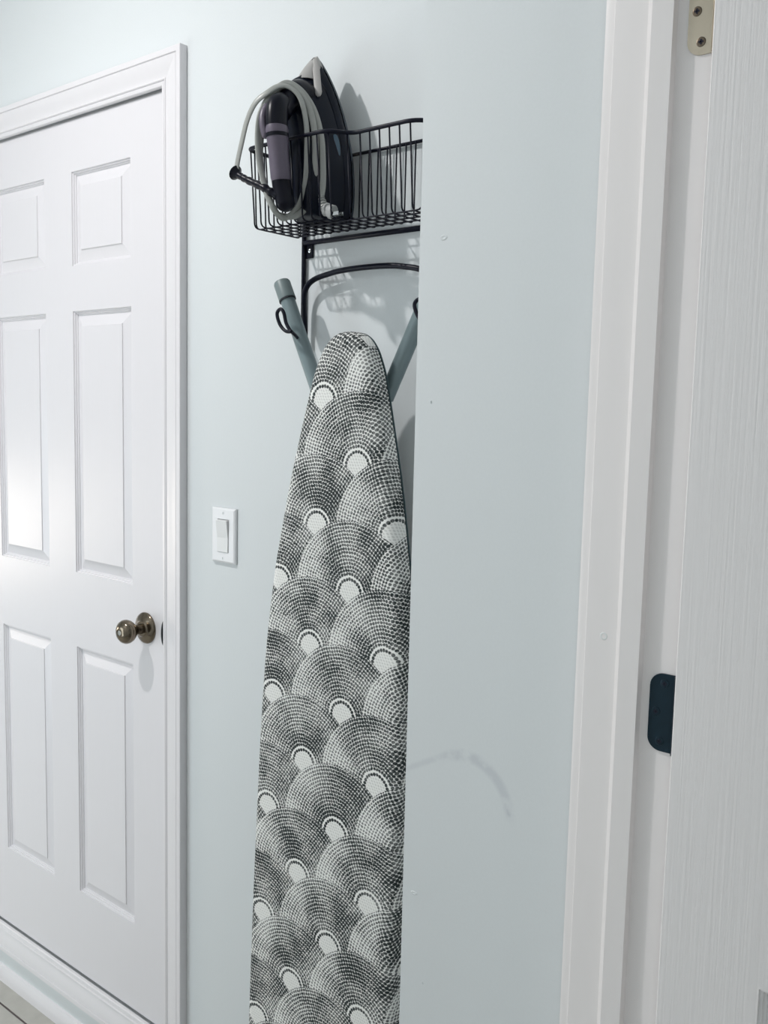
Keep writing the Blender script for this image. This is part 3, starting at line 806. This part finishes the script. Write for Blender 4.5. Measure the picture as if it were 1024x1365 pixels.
for v in ww.data.vertices:      # stretched oval pressed onto the right flank
    p = v.co + wloc(ir) - Vector((0, 0, Z0))
    u_, v_, d_ = p.x, p.y, p.z
    c_ = Vector((axis_x(0.42) + 0.0490, 1.1640, 0.415)); nx = Vector((0.72, -0.69, 0.12)).normalized()
    tz = (Vector((0, 0, 1)) - nx * nx.z).normalized(); tx = tz.cross(nx)
    q = c_ + tx * u_ * 0.55 + tz * v_ * 1.9 + nx * d_
    v.co = q + Vector((0, 0, Z0)) - wloc(ir)
mk('vent_louvre', join(*[box(-1.108, -1.094, 1.128 + 0.0, 1.136, 0.345 + 0.011 * k, 0.350 + 0.011 * k, 0.001) for k in range(3)]), M_sole, ir)
# cord guard
gd = catmull([(-1.1040, 1.0830, 0.3290), (-1.1200, 1.0700, 0.3380), (-1.1393, 1.0630, 0.3500), (-1.1748, 1.0610, 0.3658), (-1.1930, 1.0610, 0.3750), (-1.2030, 1.0610, 0.3808)], 8)
gr = []
for i in range(len(gd)):
    t_ = i / (len(gd) - 1)
    r_ = 0.0080 - 0.0028 * t_
    if i % 4 < 2 and t_ < 0.8: r_ *= 0.86
    if t_ > 0.8: r_ = 0.0055 + (t_ - 0.8) / 0.2 * 0.0068
    gr.append(r_)
mk('cord_guard', tube(gd, gr, 16), M_black, ir, smooth='auto')
# the cord wound lengthwise round the handle and body
C_ = [(-1.2000, 1.0610, 0.3795), (-1.1970, 1.0600, 0.3960), (-1.1880, 1.0600, 0.4230), (-1.1745, 1.0600, 0.4580), (-1.1570, 1.0620, 0.4830), (-1.1380, 1.0700, 0.4970),
      (-1.1290, 1.0850, 0.5090), (-1.1190, 1.1000, 0.5090), (-1.1060, 1.1120, 0.4920), (-1.0990, 1.1180, 0.4550), (-1.0965, 1.1180, 0.4160), (-1.0990, 1.1180, 0.3640), (-1.1080, 1.1150, 0.3300), (-1.1180, 1.1020, 0.3100),
      (-1.1190, 1.0840, 0.3050), (-1.1210, 1.0690, 0.3170), (-1.1350, 1.0640, 0.3500), (-1.1480, 1.0630, 0.3920), (-1.1530, 1.0640, 0.4350), (-1.1480, 1.0680, 0.4720),
      (-1.1330, 1.0870, 0.5080), (-1.1180, 1.1080, 0.5110), (-1.1030, 1.1240, 0.4880), (-1.0930, 1.1300, 0.4500), (-1.0890, 1.1300, 0.4100), (-1.0900, 1.1290, 0.3640), (-1.1000, 1.1240, 0.3280), (-1.1130, 1.1100, 0.3110),
      (-1.1240, 1.0850, 0.3090), (-1.1290, 1.0700, 0.3250), (-1.1400, 1.0650, 0.3560), (-1.1500, 1.0665, 0.4000), (-1.1500, 1.0700, 0.4450), (-1.1430, 1.0730, 0.4800),
      (-1.1300, 1.0960, 0.5150), (-1.1130, 1.1150, 0.5090), (-1.0980, 1.1330, 0.4800), (-1.0860, 1.1390, 0.4380), (-1.0810, 1.1390, 0.3980), (-1.0770, 1.1360, 0.3620), (-1.0745, 1.1300, 0.3400)]
mk('cord', tube(catmull(C_, 7), 0.0038, 12, flat=(0.62, 1.4)), M_cord, ir, smooth=True)
pg = mk('plug', join(tube([(-1.0745, 1.130, 0.3400), (-1.0715, 1.129, 0.3330), (-1.0680, 1.1280, 0.3255), (-1.0640, 1.127, 0.3190)], [0.0036, 0.0045, 0.0058, 0.0068], 12),
                     tube(catmull([(-1.0640, 1.127, 0.3190), (-1.0570, 1.126, 0.3165), (-1.0490, 1.125, 0.3130), (-1.0410, 1.125, 0.3100)], 3), [0.0068, 0.0095, 0.0110, 0.0105, 0.0095, 0.0100, 0.0112, 0.0115, 0.0115, 0.0108], 14, flat=(0.75, 1.0))), M_plug, ir, smooth='auto')
mk('prong', join(box(-1.0420, -1.0270, 1.1195, 1.1210, 0.3050, 0.3105), box(-1.0420, -1.0270, 1.1295, 1.1310, 0.3050, 0.3105)), M_chrome, pg)
for k in range(4):
    c0 = Vector((-1.0735, 1.1297, 0.3370)).lerp(Vector((-1.0660, 1.1275, 0.3225)), k / 3)
    mk('strain_ring', tube([c0, c0 + Vector((0.0008, -0.0003, -0.0016))], 0.0056 + 0.0008 * k, 12), M_cord, pg, smooth='auto')
